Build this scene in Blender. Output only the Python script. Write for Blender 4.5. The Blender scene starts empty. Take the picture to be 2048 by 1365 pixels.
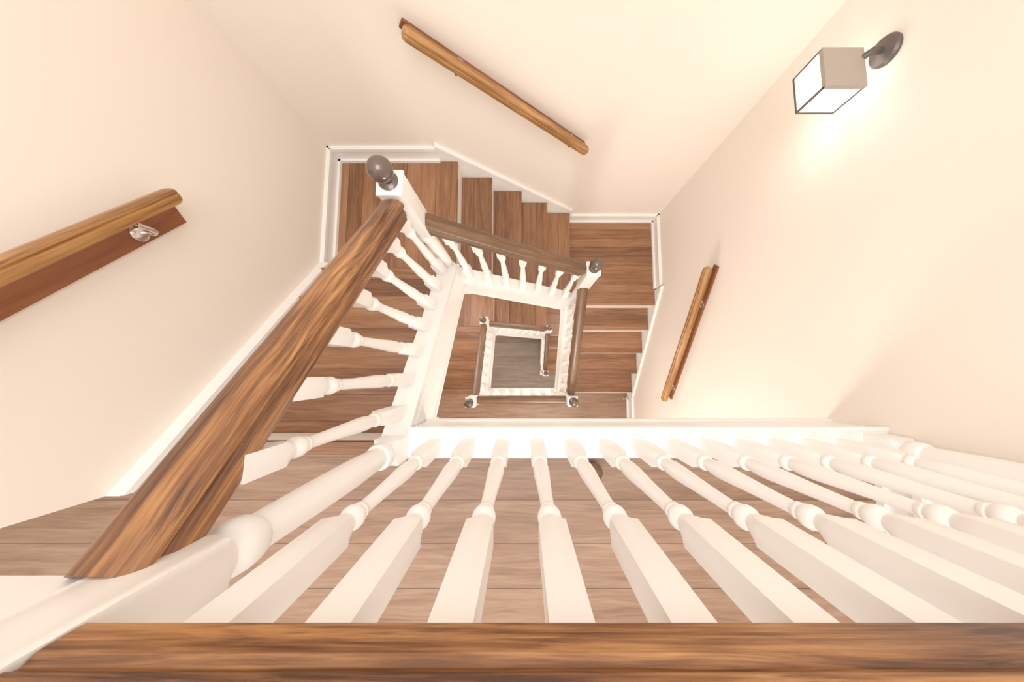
import bpy, bmesh, math
from mathutils import Vector, Matrix
S=bpy.context.scene
S.view_settings.view_transform='Standard'
S.view_settings.look='None'
S.view_settings.exposure=.04
S.view_settings.gamma=1.13
COL=S.collection
RISE=.165; GO=.203
TF=1.059; L1=TF+5*RISE; L2=L1+5*RISE; F2=L2+5*RISE
M1=F2+5*RISE; M2=M1+5*RISE; G=M2+4*RISE
H=G
XL=-1.176; XR=1.174; YB=1.3305
# ---------------- materials
def newmat(n):
    m=bpy.data.materials.new(n); m.use_nodes=True
    nt=m.node_tree; b=nt.nodes['Principled BSDF']; return m,nt,b
def paint(n,c,rough=.5,var=.03,bump=.0,scale=3):
    m,nt,b=newmat(n)
    g=nt.nodes.new('ShaderNodeNewGeometry'); no=nt.nodes.new('ShaderNodeTexNoise'); no.inputs['Scale'].default_value=scale; no.inputs['Detail'].default_value=4
    nt.links.new(g.outputs['Position'],no.inputs['Vector'])
    r=nt.nodes.new('ShaderNodeValToRGB')
    r.color_ramp.elements[0].position=.3; r.color_ramp.elements[1].position=.7
    r.color_ramp.elements[0].color=(c[0]*(1-var),c[1]*(1-var*1.3),c[2]*(1-var*1.8),1)
    r.color_ramp.elements[1].color=(*c,1)
    nt.links.new(no.outputs['Fac'],r.inputs['Fac']); nt.links.new(r.outputs['Color'],b.inputs['Base Color'])
    b.inputs['Roughness'].default_value=rough
    if bump:
        n2=nt.nodes.new('ShaderNodeTexNoise'); n2.inputs['Scale'].default_value=180
        nt.links.new(g.outputs['Position'],n2.inputs['Vector'])
        bp=nt.nodes.new('ShaderNodeBump'); bp.inputs['Strength'].default_value=bump; bp.inputs['Distance'].default_value=.002
        nt.links.new(n2.outputs['Fac'],bp.inputs['Height']); nt.links.new(bp.outputs['Normal'],b.inputs['Normal'])
    return m
def wood(n,dark,mid,light,axis='X',plank=0,world=True,rough=.4,seam=.55,fine=38,length=1.6,pvar=.35,off=0.0,contrast=0.0,knots=0,dirt=0):
    m,nt,b=newmat(n); N=nt.nodes.new; L=nt.links.new
    if world: co=N('ShaderNodeNewGeometry').outputs['Position']
    else: co=N('ShaderNodeTexCoord').outputs['Object']
    sep=N('ShaderNodeSeparateXYZ'); L(co,sep.inputs[0])
    al,pe=('X','Y') if axis=='X' else ('Y','X')
    rnd=None
    def math_(op,a,bv=None):
        k=N('ShaderNodeMath'); k.operation=op
        for i,v in enumerate((a,bv)):
            if v is None: continue
            if isinstance(v,(int,float)): k.inputs[i].default_value=v
            else: L(v,k.inputs[i])
        return k.outputs[0]
    def noise(vec,scale,detail,rough_=.5,dist=0):
        k=N('ShaderNodeTexNoise'); k.inputs['Scale'].default_value=scale; k.inputs['Detail'].default_value=detail; k.inputs['Roughness'].default_value=rough_; k.inputs['Distortion'].default_value=dist
        L(vec,k.inputs['Vector']); return k.outputs['Fac']
    cmb=N('ShaderNodeCombineXYZ'); cm2=N('ShaderNodeCombineXYZ')
    A0=sep.outputs[al]
    if plank:
        q=math_('DIVIDE',math_('ADD',sep.outputs[pe],off),plank); fl=math_('FLOOR',q); fr=math_('FRACT',q)
        wn=N('ShaderNodeTexWhiteNoise'); wn.noise_dimensions='1D'; L(fl,wn.inputs['W']); rnd=wn.outputs['Value']
        A0=math_('ADD',A0,math_('MULTIPLY',rnd,23.0))
    L(math_('MULTIPLY',A0,2.2),cm2.inputs[0]); L(math_('MULTIPLY',sep.outputs[pe],7),cm2.inputs[1]); L(math_('MULTIPLY',sep.outputs['Z'],7),cm2.inputs[2])
    wv=math_('SUBTRACT',noise(cm2.outputs[0],1.0,2),.5)
    pe2=math_('ADD',sep.outputs[pe],math_('MULTIPLY',wv,.06))
    A=math_('MULTIPLY',A0,length); B=math_('MULTIPLY',pe2,fine); C=math_('MULTIPLY',sep.outputs['Z'],fine)
    L(A,cmb.inputs[0]); L(B,cmb.inputs[1]); L(C,cmb.inputs[2])
    nA=noise(cmb.outputs[0],1.0,6,.62,.5); nB=noise(cmb.outputs[0],3.1,4,.6); nC=noise(cm2.outputs[0],1.3,3)
    v=math_('ADD',math_('ADD',math_('MULTIPLY',nA,.46),math_('MULTIPLY',nB,.32)),math_('MULTIPLY',nC,.22))
    if rnd is not None: v=math_('ADD',v,math_('MULTIPLY',math_('SUBTRACT',rnd,.5),pvar*.45))
    r=N('ShaderNodeValToRGB'); e=r.color_ramp.elements
    e[0].position=.36+contrast; e[0].color=(*dark,1); e[1].position=.66-contrast; e[1].color=(*light,1)
    k=e.new(.5); k.color=(*mid,1)
    L(v,r.inputs['Fac']); out=r.outputs['Color']
    if knots:
        vo=N('ShaderNodeTexVoronoi'); vo.inputs['Scale'].default_value=knots
        cm3=N('ShaderNodeCombineXYZ'); L(math_('MULTIPLY',A0,.55),cm3.inputs[0]); L(sep.outputs[pe],cm3.inputs[1]); L(sep.outputs['Z'],cm3.inputs[2]); L(cm3.outputs[0],vo.inputs['Vector'])
        kr=N('ShaderNodeValToRGB'); kr.color_ramp.elements[0].position=.03; kr.color_ramp.elements[0].color=(1,1,1,1); kr.color_ramp.elements[1].position=.10; kr.color_ramp.elements[1].color=(0,0,0,1)
        L(vo.outputs['Distance'],kr.inputs['Fac'])
        mx=N('ShaderNodeMixRGB'); L(math_('MULTIPLY',kr.outputs['Color'],.6),mx.inputs['Fac']); L(out,mx.inputs['Color1']); mx.inputs['Color2'].default_value=(*dark,1); out=mx.outputs['Color']
    if plank:
        d=math_('MINIMUM',fr,math_('SUBTRACT',1.0,fr)); s=math_('LESS_THAN',d,.0011/plank)
        mx=N('ShaderNodeMixRGB'); mx.blend_type='MULTIPLY'; L(math_('MULTIPLY',s,seam),mx.inputs['Fac']); L(out,mx.inputs['Color1']); mx.inputs['Color2'].default_value=(.25,.18,.14,1); out=mx.outputs['Color']
    L(out,b.inputs['Base Color']); b.inputs['Roughness'].default_value=rough
    bp=N('ShaderNodeBump'); bp.inputs['Strength'].default_value=.2; bp.inputs['Distance'].default_value=.002; L(v,bp.inputs['Height']); L(bp.outputs['Normal'],b.inputs['Normal'])
    return m
def metal(n,c,rough=.3,met=1.0):
    m,nt,b=newmat(n)
    no=nt.nodes.new('ShaderNodeTexNoise'); no.inputs['Scale'].default_value=40
    r=nt.nodes.new('ShaderNodeValToRGB'); r.color_ramp.elements[0].color=(c[0]*.9,c[1]*.9,c[2]*.9,1); r.color_ramp.elements[1].color=(*c,1)
    nt.links.new(no.outputs['Fac'],r.inputs['Fac']); nt.links.new(r.outputs['Color'],b.inputs['Base Color'])
    b.inputs['Roughness'].default_value=rough; b.inputs['Metallic'].default_value=met; return m
WALL=paint('wall_cream',(.90,.815,.725),.8,.012,.05,1.2)
WHITE=paint('white_gloss_paint',(.925,.91,.885),.35,.012,0,5)
RAIL=wood('rail_oak',(.050,.015,.005),(.20,.075,.022),(.45,.21,.07),'X',0,False,.36,fine=70,length=2.4,contrast=.05)
RAILD=wood('rail_oak_dark',(.065,.028,.012),(.14,.07,.032),(.26,.145,.07),'X',0,False,.38,fine=50,length=1.7,contrast=.0)
RAILW=wood('rail_honey_oak',(.17,.065,.017),(.36,.165,.048),(.56,.30,.105),'X',0,False,.38,fine=55,length=2.4,contrast=.02,knots=6)
STRIP=wood('red_brown_strip',(.15,.042,.013),(.23,.07,.022),(.32,.11,.038),'X',0,False,.45,fine=30,length=2)
TD,TM,TL=(.145,.058,.024),(.26,.115,.050),(.385,.19,.092)
TRX=wood('tread_wood_x',TD,TM,TL,'X',.1,True,.38,seam=.8,length=2.5,fine=55)
TRY=wood('tread_wood_y',TD,TM,TL,'Y',.1,True,.38,seam=.8,length=2.5,fine=55)
LDY=wood('landing_wood_y',TD,TM,TL,'Y',.092,True,.38,seam=.9,length=2.5,fine=55,pvar=.5)
LDX=wood('landing_wood_x',TD,TM,TL,'X',.083,True,.38,seam=.9,length=2.5,fine=55,pvar=.5)
FLX=wood('floor_laminate',(.20,.108,.064),(.30,.178,.112),(.395,.25,.165),'X',.135,True,.42,seam=.85,fine=36,length=2.6,pvar=.3,off=.02,knots=4.5,contrast=.0)
FLG=wood('floor_ground_grey',(.15,.11,.085),(.21,.16,.125),(.27,.21,.17),'X',.12,True,.4,fine=20)
BALL=metal('finial_bronze',(.15,.11,.09),.18,.45)
CHROME=metal('chrome',(.75,.72,.68),.22)
DARKM=metal('lamp_metal',(.12,.10,.09),.4,.4)
CAPM=metal('lamp_cap_metal',(.40,.34,.285),.5,.1)
def emis(n,c,s):
    m,nt,b=newmat(n); b.inputs['Base Color'].default_value=(*c,1); b.inputs['Emission Color'].default_value=(*c,1); b.inputs['Emission Strength'].default_value=s; return m
GLOW=emis('lit_glass',(1,.95,.88),2.6)
BULB=emis('bulb_glow',(1,.92,.8),12)
# ---------------- helpers
def mk(name,verts,faces,mat,smooth=False,origin=None,parent=None):
    vs=[Vector(v) for v in verts]
    if origin is None:
        lo=[min(v[i] for v in vs) for i in range(3)]; hi=[max(v[i] for v in vs) for i in range(3)]
        origin=Vector(((lo[0]+hi[0])/2,(lo[1]+hi[1])/2,lo[2]))
    origin=Vector(origin)
    me=bpy.data.meshes.new(name); me.from_pydata([v-origin for v in vs],[],faces)
    bm=bmesh.new(); bm.from_mesh(me); bmesh.ops.recalc_face_normals(bm,faces=bm.faces); bm.to_mesh(me); bm.free()
    me.materials.append(mat)
    if smooth:
        me.shade_smooth(); me.set_sharp_from_angle(angle=math.radians(35))
    o=bpy.data.objects.new(name,me); o.location=origin; COL.objects.link(o)
    if parent: attach(o,parent)
    return o
def attach(c,p):
    c.parent=p; c.location=c.location-p.location
def emp(name,loc,label,cat,group=None):
    e=bpy.data.objects.new(name,None); e.empty_display_size=.05; e.location=loc; COL.objects.link(e)
    tag(e,label,cat,group); return e
def tag(o,label,cat,group=None):
    o['label']=label; o['category']=cat
    if group: o['group']=group
    return o
def struct(o): o['kind']='structure'; return o
def prismM(polys2,fn,lo,hi):
    n=len(polys2); v=[fn(s,lo,d) for s,d in polys2]+[fn(s,hi,d) for s,d in polys2]
    f=[list(range(n)),list(range(2*n-1,n-1,-1))]+[[i,(i+1)%n,n+(i+1)%n,n+i] for i in range(n)]
    return v,f
def W(x,y,d): return (x,y,H-d)
def boxvf(x0,x1,y0,y1,d0,d1):
    return prismM([(x0,d0),(x1,d0),(x1,d1),(x0,d1)],lambda s,t,d:W(s,t,d),y0,y1)
def join(parts):
    V=[];F=[]
    for v,f in parts:
        o=len(V); V+=list(v); F+=[[i+o for i in q] for q in f]
    return V,F
def box(name,x0,x1,y0,y1,d0,d1,mat,parent=None): 
    v,f=boxvf(x0,x1,y0,y1,d0,d1); return mk(name,v,f,mat,parent=parent)
def loft(secs,n=24,base=(0,0,0),axis='z'):
    V=[];F=[]
    for z,r,s in secs:
        for i in range(n):
            t=2*math.pi*(i/n)+math.pi/4
            c,si=math.cos(t),math.sin(t); k=1/max(abs(c),abs(si)); q=r*(1+(k-1)*s)
            p=(c*q,si*q,z)
            if axis=='x': p=(z,c*q,si*q)
            if axis=='-x': p=(-z,c*q,si*q)
            if axis=='y': p=(c*q,z,si*q)
            if axis=='-y': p=(c*q,-z,si*q)
            V.append((p[0]+base[0],p[1]+base[1],p[2]+base[2]))
    m=len(secs)
    for j in range(m-1):
        for i in range(n):
            a=j*n+i;b=j*n+(i+1)%n; F.append([a,b,b+n,a+n])
    F.append(list(range(n))[::-1]); F.append([(m-1)*n+i for i in range(n)])
    return V,F
def tube(pts,r,n=10):
    V=[];F=[]; P=[Vector(p) for p in pts]
    for j,p in enumerate(P):
        d=(P[min(j+1,len(P)-1)]-P[max(j-1,0)]).normalized()
        u=d.cross(Vector((.13,.31,.94))).normalized(); w=d.cross(u)
        for i in range(n):
            t=2*math.pi*i/n; V.append(tuple(p+u*math.cos(t)*r+w*math.sin(t)*r))
    for j in range(len(P)-1):
        for i in range(n):
            a=j*n+i;b=j*n+(i+1)%n; F.append([a,b,b+n,a+n])
    F.append(list(range(n))); F.append([(len(P)-1)*n+i for i in range(n)])
    return V,F
HP=[(.027,0),(.0325,.006),(.0330,.020),(.0325,.034),(.0275,.040),(.0285,.044),(.0320,.049),(.0315,.055),(.026,.063),(.015,.069),(0,.070)]
PROF=HP+[(-y,z) for y,z in HP[::-1][1:]]
H1=[(.034,0),(.0365,.005),(.0370,.018),(.0365,.032),(.032,.037),(.0325,.042),(.0378,.047),(.0375,.054),(.032,.061),(.019,.068),(0,.070)]
PROF1=H1+[(-y,z) for y,z in H1[::-1][1:]]
def rail(name,p0,p1,mat,prof=PROF,parent=None,ztop=.070,rounded=0):
    p0=Vector(p0);p1=Vector(p1); d=(p1-p0); L=d.length; x=d.normalized()
    y=Vector((0,0,1)).cross(x).normalized(); z=x.cross(y)
    n=len(prof); V=[];F=[]
    if rounded: 
        st=[(0,.55),(rounded*.35,.85),(rounded,1),(L-rounded,1),(L-rounded*.35,.85),(L,.55)]
    else:
        k=max(2,int(L/.1)); st=[(L*i/k,1) for i in range(k+1)]
    for s,sc in st:
        for (a,b) in prof: V.append((s,a*sc,(b-ztop/2)*sc-ztop/2))
    for j in range(len(st)-1):
        for i in range(n): 
            a=j*n+i;b=j*n+(i+1)%n; F.append([a,b,b+n,a+n])
    F.append(list(range(n))); F.append([(len(st)-1)*n+i for i in range(n)])
    o=mk(name,V,F,mat,smooth=True,origin=(0,0,0))
    R=Matrix((x,y,z)).transposed()
    o.rotation_euler=R.to_euler(); o.location=p0
    if parent: attach(o,parent)
    return o
# ---------------- baluster / newel
BB=.158
def balsecs(h,lo=0,sc=1.0):
    w=.0205; q=BB+.044
    s=[(lo,w,1),(BB-.004,w,1),(BB+.010,.0168,.15),(BB+.014,.0165,0),(BB+.017,.0188,0),(BB+.024,.0205,0),(BB+.031,.0185,0),(BB+.036,.0145,0),
       (BB+.050,.0165,0),(BB+.075,.0190,0),(BB+.11,.0188,0),(BB+.17,.0158,0),(BB+.24,.0130,0),(q+.252,.0118,0),
       (q+.256,.0145,0),(q+.263,.0150,0),(q+.266,.0128,0),(q+.272,.0170,0),(q+.280,.0196,0),(q+.289,.0196,0),(q+.297,.0165,0),(q+.301,.0138,0),
       (q+.306,.0155,0),(q+.318,.0185,.35),(q+.334,w,1),(h,w,1)]
    return s
BMESH={}
def baluster(x,y,dbase,dtop,label,group,lo=-.0):
    h=round(dbase-dtop,3); key=(h,lo)
    if key not in BMESH:
        V,F=loft(balsecs(h,lo)); o=mk('baluster',V,F,WHITE,smooth=True,origin=(0,0,0)); BMESH[key]=o; o.location=W(x,y,dbase)
    else:
        o=BMESH[key].copy(); o.location=W(x,y,dbase); COL.objects.link(o)
    tag(o,label,'baluster',group); return o
def ballsecs(c,r,n=10):
    return [(c+r*math.sin(a),max(.0005,r*math.cos(a)),0) for a in [(-.40+ (.90)*i/n)*math.pi for i in range(n+1)]]
def newel(x,y,dl,label,lo=-.34,finial=True,w=.038,top=.962,block=False):
    e=emp('newel_post',W(x,y,dl-lo),label,'newel post','newel posts of the staircase')
    s=[(lo,w,1),(.10,w,1),(.118,.031,.1),(.122,.034,0),(.132,.0375,0),(.145,.038,0),(.157,.035,0),(.161,.028,0),(.19,.030,0),(.30,.0325,0),(.42,.0315,0),(.56,.0285,0),
       (.565,.032,0),(.575,.0355,0),(.592,.0375,0),(.610,.0355,0),(.618,.029,0),(.622,.031,.1),(.642,w,1),(top-.012,w,1),(top-.010,w+.003,1),(top,w+.003,1),(top+.006,w-.008,1)]
    V,F=loft(s,32,W(x,y,dl)); mk('post_shaft',V,F,WHITE,smooth=True,parent=e)
    if finial:
        z0=top+.004
        s=[(z0,.030,0),(z0+.006,.031,0),(z0+.010,.025,0),(z0+.016,.014,0),(z0+.026,.0125,0)]+ballsecs(z0+.060,.037,14)
        V,F=loft(s,28,W(x,y,dl)); mk('ball_finial',V,F,BALL,smooth=True,parent=e)
    if block:
        v,f=join([boxvf(x-.22,x-w-.0005,y-.038,y+.030,.258,.355),boxvf(x-.22,x-w-.0005,y-.042,y+.034,.246,.259)]); mk('side_cap_rail',v,f,WHITE,parent=e)
    return e
# ---------------- camera
cam=bpy.data.cameras.new('camera'); co=bpy.data.objects.new('camera',cam); COL.objects.link(co); S.camera=co
cam.sensor_fit='HORIZONTAL'; cam.sensor_width=36; cam.lens=626*36/2048; cam.shift_x=-22/2048; cam.clip_start=.01
co.location=(0,0,H); co.rotation_euler=(math.atan(.0887),0,0)
# ---------------- room shell
TOPZ=-.75
struct(box('wall_left',-2.9,XL,-.358,YB+.12,TOPZ,G,WALL))
struct(box('wall_back',XL,XR+.12,YB,YB+.12,TOPZ,G,WALL))
struct(box('wall_right',XR,XR+.12,-2.3,YB,TOPZ,G,WALL))
struct(box('wall_near',-2.9,XR+.12,-2.42,-2.3,TOPZ,G,WALL))
struct(box('wall_hall',-3.02,-2.9,-2.42,-.358,TOPZ,G,WALL))
struct(box('floor',-3.02,XR+.12,-2.42,YB+.12,G,G+.1,FLG))
def slab(d,yedge,ystair):
    v,f=join([boxvf(-2.9,-.44,-2.3,ystair,d,d+.03),boxvf(-.44,XR,-2.3,yedge,d,d+.03)])
    struct(mk('floor',v,f,FLX))
    v,f=join([boxvf(-2.9,-.44,-2.3,ystair-.03,d+.03,d+.17),boxvf(-.44,XR,-2.3,yedge,d+.03,d+.17)])
    struct(mk('ceiling',v,f,WALL))
slab(TF,-.27,-.281)
slab(F2,-.27,-.281)
# ---------------- stair flights
def flight(fn,d0,nt,tin,tout,tmat,label,sw=.0425,first_nose=True):
    ev=Vector(fn(nt*GO/2,(tin+tout)/2,d0+(nt+1)*RISE))
    e=emp('stair_flight',ev,label,'staircase')
    def pb(name,s0,s1,t0,t1,a,b,mat):
        v,f=prismM([(s0,a),(s1,a),(s1,b),(s0,b)],fn,t0,t1); return mk(name,v,f,mat,parent=e)
    ti=tin+.035
    if first_nose: pb('nosing',-.0385,0,ti,tout,d0,d0+.03,tmat)
    for k in range(1,nt+1):
        s0=(k-1)*GO-.016; s1=k*GO; d=d0+k*RISE
        v,f=prismM([(s0,d),(s1-.006,d),(s1,d+.006),(s1,d+.022),(s1-.006,d+.028),(s0,d+.028)],fn,ti,tout); mk('tread',v,f,tmat,parent=e)
    for k in range(nt+1):
        s=k*GO-.003; pb('riser',s-.012,s,ti,tout,d0+k*RISE+.0305,d0+(k+1)*RISE-.001,WHITE)
    pit=RISE/GO; off=.045
    top=lambda s:d0+s*pit-off
    sa=.0; se=nt*GO-.01
    v,f=prismM([(sa,top(sa)),(se,top(se)),(se,top(se)+.34),(sa,top(sa)+.30)],fn,tin-sw+.006,tin+sw-.006)
    v2,f2=prismM([(sa,top(sa)-.012),(se,top(se)-.012),(se,top(se)+.014),(sa,top(sa)+.014)],fn,tin-sw,tin+sw)
    v3,f3=prismM([(sa,top(sa)+.28),(se,top(se)+.32),(se,top(se)+.345),(sa,top(sa)+.305)],fn,tin-sw,tin+sw)
    v4,f4=prismM([(sa,top(sa)+.05),(se,top(se)+.05),(se,top(se)+.062),(sa,top(sa)+.062)],fn,tin-sw+.001,tin)
    v,f=join([(v,f),(v2,f2),(v3,f3),(v4,f4)])
    mk('stringer',v,f,WHITE,parent=e)
    return top
def bals(fn,top,svals,tin,railtop,group,label):
    for s in svals:
        x,y,_=fn(s,tin,0); db=top(s)-.012; dt=railtop(s)+.076
        baluster(x,y,db,dt,label,group,lo=-.02)
y1=-.2415
f1=lambda s,t,d:W(-t,y1+s,d)
f2=lambda s,t,d:W(-.417+s,t,d)
f3=lambda s,t,d:W(t,.56-s,d)
LB='white painted turned wooden baluster on the stair stringer'
t=flight(f1,TF,4,.41,1.140,TRX,'brown wooden stair flight with white risers going down beside cream wall')
r1=lambda s:TF-.725+(s-.032)*.822
bals(f1,t,[.097+.108*i for i in range(7)],.420,r1,'balusters of the first stair flight',LB)
rail('handrail',W(-.440,-.2085,r1(.033)),W(-.418,.534,r1(.775)),RAIL,prof=PROF1)
t=flight(f2,L1,4,.575,1.312,TRY,'brown wooden stair flight with white risers along the end wall',first_nose=False)
r2=lambda s:L1-.725+(s-.05)*.80
bals(f2,t,[.092+.108*i for i in range(7)],.575,r2,'balusters of the second stair flight',LB)
rail('handrail',W(-.372,.575,r2(.045)),W(.364,.573,r2(.781)),RAILD)
t=flight(f3,L2,4,.405,1.156,TRX,'brown wooden stair flight with white risers down to the lower floor',first_nose=False)
r3=lambda s:L2-.67+(s-.03)*.80
bals(f3,t,[.08+.108*i for i in range(7)],.405,r3,'balusters of the third stair flight',LB)
rail('handrail',W(.405,.530,r3(.030)),W(.403,-.222,r3(.782)),RAILD)
t=flight(f1,F2,4,.43,1.140,TRX,'dark wooden stair flight below the lower floor')
r1b=lambda s:F2-.71+(s-.032)*.80
bals(f1,t,[.097+.108*i for i in range(7)],.43,r1b,'balusters of the fourth stair flight',LB)
rail('handrail',W(-.43,-.230,r1b(.01)),W(-.432,.488,r1b(.73)),RAILD)
g2=lambda s,t,d:W(-.417+s,t,d)
t=flight(g2,M1,4,.54,1.312,TRY,'dark wooden stair flight along the end wall on the lower storey',first_nose=False)
r2b=lambda s:M1-.725+(s-.05)*.80
bals(g2,t,[.092+.108*i for i in range(7)],.54,r2b,'balusters of the fifth stair flight',LB)
rail('handrail',W(-.39,.53,r2b(.03)),W(.318,.54,r2b(.73)),RAILD)
t=flight(f3,M2,3,.36,1.156,TRX,'lowest wooden stair flight ending on the ground floor',first_nose=False)
r3b=lambda s:M2-.70+(s-.03)*.80
bals(f3,t,[.08+.108*i for i in range(5)],.36,r3b,'balusters of the lowest stair flight',LB)
rail('handrail',W(.36,.503,r3b(.05)),W(.352,-.028,r3b(.59)),RAILD)
for o in list(COL.objects):
    if o.name.startswith('handrail') and o.parent is None:
        tag(o,'brown oak moulded handrail sloping over white balusters','handrail','sloping stair handrails')
def landing(x0,x1,y0,y1_,d,mat):
    struct(box('floor',x0,x1,y0,y1_,d,d+.03,mat)); struct(box('ceiling',x0+.004,x1-.03,y0+.02,y1_,d+.0305,d+.16,WHITE))
landing(XL,-.417,.5705-.022,YB,L1,LDY)
landing(.395-.022,XR,.56,YB,L2,LDX)
landing(XL,-.417,.5705-.022,YB,M1,LDY)
landing(.395-.022,XR,.56,YB,M2,LDX)
newel(-.408,-.25,TF,'white turned newel post at the top of the stairs',block=True)
newel(-.414,.575,L1,'white turned newel post with bronze ball finial on the upper landing')
newel(.405,.572,L2,'white turned newel post with bronze ball finial on the second landing')
newel(-.428,-.272,F2,'white newel post with dark ball finial on the lower floor')
newel(.403,-.265,F2,'white newel post with dark ball finial at foot of flight',lo=0)
newel(-.432,.53,M1,'white newel post with dark ball finial on lower landing')
newel(.36,.545,M2,'white newel post with dark ball finial on lowest landing')
newel(.352,-.07,G,'white newel post with dark ball finial on the ground floor',lo=0)
newel(1.132,-.246,TF,'white turned half newel post against the cream wall',finial=False,lo=.029)
def guard(d,x0,x1,yb,yf,xs,ycen,railtop,group,mat,lab):
    v,f=join([boxvf(x0,x1,yb,yf,d-.029,d),boxvf(x0,x1,yf-.024,yf-.006,d,d+.165),boxvf(x0,x1,yb,yf-.02,d,d+.04),boxvf(x0,x1,yf-.03,yf-.001,d-.014,d+.006),
              boxvf(x0,x1,yf-.03,yf,d+.15,d+.172),boxvf(x0,x1,yf-.008,yf+.004,d-.033,d-.022),boxvf(x0,x1,yf-.03,yf-.002,d+.03,d+.042)])
    struct(mk('trim_1',v,f,WHITE))
    for x in xs: baluster(x,ycen,d-.029,railtop+.068,'white painted turned wooden baluster of the level guard rail',group)
    o=rail('handrail',W(x0+.001,ycen,railtop),W(x1-.002,ycen,railtop),mat); tag(o,lab,'handrail'); return o
guard(TF,-.369,XR,-.285,-.191,[-.283+.109*i for i in range(13)],-.246,.220,'balusters of the top guard rail',RAIL,'glossy oak level handrail above white balusters on the top floor')
guard(F2,-.389,.364,-.31,-.225,[-.33+.109*i for i in range(7)],-.265,F2-.86,'balusters of the lower guard rail',RAILD,'dark oak level handrail above white balusters on the lower floor')
# ---------------- baseboards
MO=[(0,.013,0,1.0),(0,.021,.77,.97),(0,.016,.67,.75),(0,.026,0,.18)]
def bbx(name,x0,x1,ywall,d,h=.121,sgn=-1):
    parts=[]
    for (o0,o1,l,hh) in MO:
        ya,yb=sorted((ywall+sgn*o0,ywall+sgn*o1)); parts.append(boxvf(x0,x1,ya,yb,d-hh*h,d-l*h))
    v,f=join(parts); return struct(mk(name,v,f,WHITE))
def bby(name,y0,y1_,xwall,d,h=.121,sgn=1):
    parts=[]
    for (o0,o1,l,hh) in MO:
        xa,xb=sorted((xwall+sgn*o0,xwall+sgn*o1)); parts.append(boxvf(xa,xb,y0,y1_,d-hh*h,d-l*h))
    v,f=join(parts); return struct(mk(name,v,f,WHITE))
for d in (L1,M1):
    bbx('baseboard_back',XL,-.5245,YB,d); bby('baseboard_left',.6135,YB,XL,d)
for d in (L2,M2):
    bbx('baseboard_back',.413,XR,YB,d); bby('baseboard_right',.70,YB,XR,d,sgn=-1)
bby('baseboard_right',-2.3,-.292,XR,TF,sgn=-1); bby('baseboard_right',-2.3,-.31,XR,F2,.17,sgn=-1)
def skirt(fn,pts_top,drop,name,th=0):
    (s0,d0),(s1,d1)=pts_top
    parts=[prismM([(s0,d0),(s1,d1),(s1,d1+drop),(s0,d0+drop)],fn,0,.014+th),
           prismM([(s0,d0+.004),(s1,d1+.004),(s1,d1+.028),(s0,d0+.028)],fn,0,.022+th),
           prismM([(s0,d0+.034),(s1,d1+.034),(s1,d1+.042),(s0,d0+.042)],fn,0,.017+th)]
    v,f=join(parts); return struct(mk(name,v,f,WHITE))
for b in (TF,F2):
    o=b-TF
    skirt(lambda s,t,d:W(XL+t,s,d),((-.358,.917+o),(.6135,1.763+o)),.34,'baseboard_left',.024)
    skirt(lambda s,t,d:W(s,YB-t,d),((-.5245,1.734+o),(.413,2.504+o)),.34,'baseboard_back')
    skirt(lambda s,t,d:W(XR-t,s,d),((-.308,3.365+o),(.69,2.56+o)),.34,'baseboard_right')
# ---------------- wall handrails
WP=[(.014,0),(.020,.004),(.023,.013),(.023,.025),(.018,.028),(.0205,.033),(.019,.040),(.011,.045),(0,.046)]
WPROF=WP+[(-y,z) for y,z in WP[::-1][1:]]
def wallrail(p0,p1,nrm,brs,boff,bh,label,mat=RAILW,cut=0):
    p0=Vector(p0);p1=Vector(p1);nrm=Vector(nrm)
    e=emp('handrail',(p0+p1)/2,label,'handrail','wall mounted handrails')
    rail('rail',p0,p1,mat,WPROF,parent=e,ztop=.046,rounded=.018)
    dist=abs((Vector((XL,YB,0))-p0).dot(nrm)) if nrm.x>0 or nrm.y<0 else abs(XR-p0.x)
    dist-=.0005
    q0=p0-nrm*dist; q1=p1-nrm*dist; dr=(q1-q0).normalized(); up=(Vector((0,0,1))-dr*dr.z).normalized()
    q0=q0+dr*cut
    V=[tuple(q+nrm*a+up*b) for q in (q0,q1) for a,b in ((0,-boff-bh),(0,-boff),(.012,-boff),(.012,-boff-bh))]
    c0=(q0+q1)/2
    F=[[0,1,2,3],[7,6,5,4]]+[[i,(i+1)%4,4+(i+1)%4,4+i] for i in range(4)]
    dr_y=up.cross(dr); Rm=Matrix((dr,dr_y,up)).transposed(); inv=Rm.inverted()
    o=mk('wall_strip',[inv@(Vector(v)-c0) for v in V],F,STRIP,origin=(0,0,0)); o.rotation_euler=Rm.to_euler(); o.location=c0; attach(o,e)  # thin red-brown strip on the wall along each rail
    for u in brs:
        c=p0.lerp(p1,u); wpt=c-nrm*(dist-.0125)+Vector((0,0,-(boff+bh*.60)*1.29))
        ax={(1,0):'x',(-1,0):'-x',(0,-1):'-y'}[(int(nrm.x),int(nrm.y))]
        A=loft([(0,.026,0),(.004,.026,0),(.008,.022,0),(.011,.012,0),(.012,.008,0)],24,tuple(wpt),ax)
        o2=dist-.0125; rise_=(c.z-.064)-wpt.z
        ctrl=[(.008,0),(.018,-.006),(.03,-.009),(.042,-.006),(o2-.006,.004),(o2-.001,.016),(o2,rise_*.6),(o2,rise_+.006)]
        B=tube([wpt+nrm*a+Vector((0,0,b)) for a,b in ctrl],.0065,12)
        C=loft([(0,.012,1),(.004,.012,1)],16,(c.x,c.y,c.z-.066),'z')
        v,f=join([A,B,C]); mk('bracket',v,f,CHROME,smooth=True,parent=e)
wallrail(W(-1.10,.566,.928),W(-1.10,-.30,.928-.866*.88),(1,0,0),[.18,.85],.050,.076,'golden oak wall handrail on chrome bracket with red-brown wall strip',cut=-.03)
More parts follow.
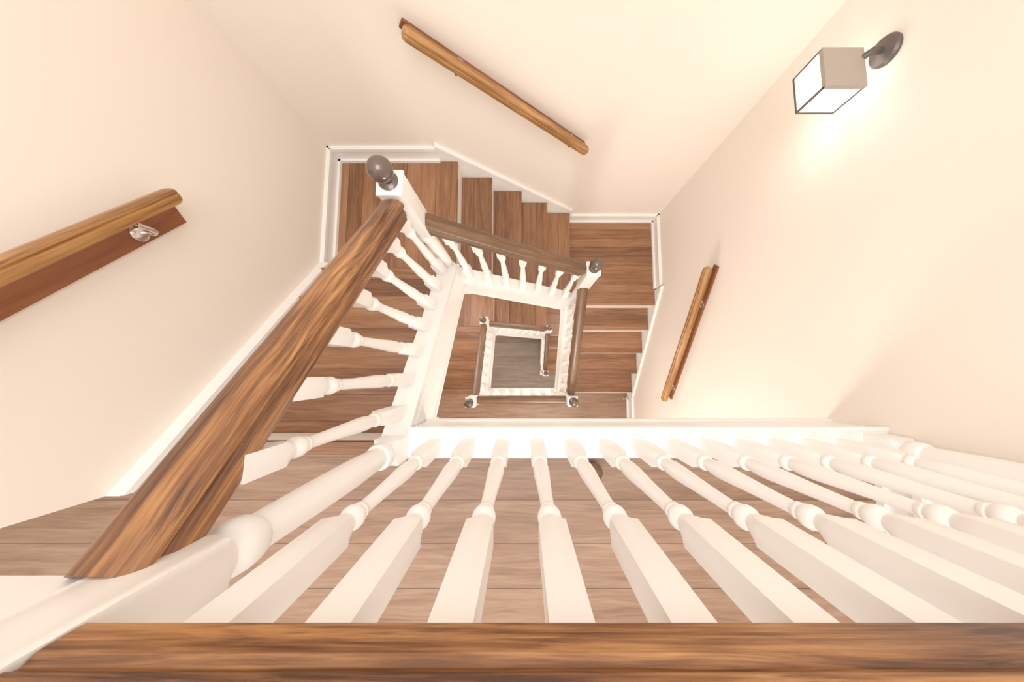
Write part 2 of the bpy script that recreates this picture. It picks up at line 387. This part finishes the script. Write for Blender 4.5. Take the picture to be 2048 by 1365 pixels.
wallrail(W(-.437,1.262,1.045),W(.387,1.262,1.70),(0,-1,0),[.19,.85],.037,.034,'golden oak handrail fixed to the end wall',cut=.0)
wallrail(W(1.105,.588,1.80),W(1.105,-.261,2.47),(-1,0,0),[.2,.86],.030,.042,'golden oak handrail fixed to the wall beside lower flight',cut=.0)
# ---------------- lantern sconce
e=emp('wall_lamp',W(XR,1.022,.923),'lit box lantern wall lamp with dark metal frame on cream wall','lamp')
v,f=loft([(0,.044,0),(.008,.045,0),(.016,.040,0),(.020,.020,0),(.024,.012,0)],28,W(XR,1.022,.923),'-x'); mk('wall_mount',v,f,DARKM,smooth=True,parent=e)
v,f=join([tube([W(1.155,1.022,.923),W(1.13,1.018,.918),W(1.115,1.014,.922),W(1.106,1.01,.938)],.010,12),
          loft([(.0,.011,0),(.008,.013,0),(.016,.011,0)],14,W(1.128,1.018,.928))]); mk('lamp_arm',v,f,DARKM,smooth=True,parent=e)
cx,cy,hw=1.042,.976,.067
v,f=join([boxvf(cx-hw,cx+hw,cy-hw,cy+hw,.930,.936),boxvf(cx-hw,cx+hw,cy-hw,cy-hw+.003,.936,.944),boxvf(cx-hw,cx+hw,cy+hw-.003,cy+hw,.936,.944),boxvf(cx-hw,cx-hw+.003,cy-hw,cy+hw,.936,.944),boxvf(cx+hw-.003,cx+hw,cy-hw,cy+hw,.936,.944)])
mk('lamp_cap',v,f,CAPM,parent=e)
fr=[];b=.0030
for sx in (-1,1):
    for sy in (-1,1):
        X=cx+sx*(hw-b);Y=cy+sy*(hw-b); fr.append(boxvf(X-b,X+b,Y-b,Y+b,.944,1.045))
for s_ in (-1,1):
    X=cx+s_*(hw-b);fr.append(boxvf(X-b,X+b,cy-hw+.005,cy+hw-.005,1.038,1.045))
    Y=cy+s_*(hw-b);fr.append(boxvf(cx-hw+.005,cx+hw-.005,Y-b,Y+b,1.038,1.045))
v,f=join(fr); mk('lamp_frame',v,f,DARKM,parent=e)
gl=[]
for s_ in (-1,1):
    X=cx+s_*(hw-b); gl.append(boxvf(X-.0008,X+.0008,cy-hw+.005,cy+hw-.005,.944,1.040))
    Y=cy+s_*(hw-b); gl.append(boxvf(cx-hw+.005,cx+hw-.005,Y-.0008,Y+.0008,.944,1.040))
v,f=join(gl); mk('glass_panes',v,f,GLOW,parent=e)
v,f=loft([(0,.010,0),(.012,.011,0),(.02,.018,0),(.035,.024,0),(.05,.020,0),(.058,.008,0)],18,W(cx,cy,1.01)); mk('light_bulb',v,f,BULB,smooth=True,parent=e)
v,f=loft([(0,.020,0),(.006,.022,0),(.012,.014,0),(.02,.018,0),(.034,.027,0),(.048,.025,0),(.058,.014,0),(.060,.002,0)],22,W(.225,-.325,TF))
tag(mk('door_stop',v,f,RAILD,smooth=True),'small round brown wooden door stop on the floor','door stop')
v,f=join([loft([(0,.014,0),(.006,.014,0),(.008,.006,0),(.045,.006,0),(.047,.011,0),(.060,.011,0),(.064,.007,0)],16,W(XR-.014,-.33,F2-.05),'-x')])
tag(mk('door_stop',v,f,CHROME,smooth=True),'small chrome door stop on the white baseboard','door stop')
# ---------------- lights
w=bpy.data.worlds.new('world'); S.world=w; w.use_nodes=True
bg=w.node_tree.nodes['Background']; bg.inputs[0].default_value=(1,.968,.935,1); bg.inputs[1].default_value=1.42
def light(kind,loc,e,size=.1,col=(1,.948,.895),rot=(0,0,0)):
    l=bpy.data.lights.new('fill_and_lantern_light',kind); l.energy=e; l.color=col  # one name for the lantern glow and the added unseen fills
    if kind=='AREA': l.size=size
    else: l.shadow_soft_size=size
    o=bpy.data.objects.new('fill_and_lantern_light',l); o.location=loc; o.rotation_euler=rot; COL.objects.link(o); return o
light('AREA',W(-.1,-.3,-1.6),42,1.6)  # overhead fill added above the open top, no fitting there
light('POINT',W(1.03,.92,1.13),.35,.06,(1,.93,.85))
light('POINT',W(.3,-1.1,TF+.9),46,.2)  # from here down: unseen fills added under floors to brighten the well
light('POINT',W(-.85,.95,L1+.9),18,.15)
light('POINT',W(.85,.98,L2+.8),14,.15)
light('POINT',W(-.8,-1.2,F2+.8),25,.2)
light('POINT',W(.3,-1.0,F2+1.3),30,.2)
light('POINT',W(-.8,.95,M1+.8),6,.15)
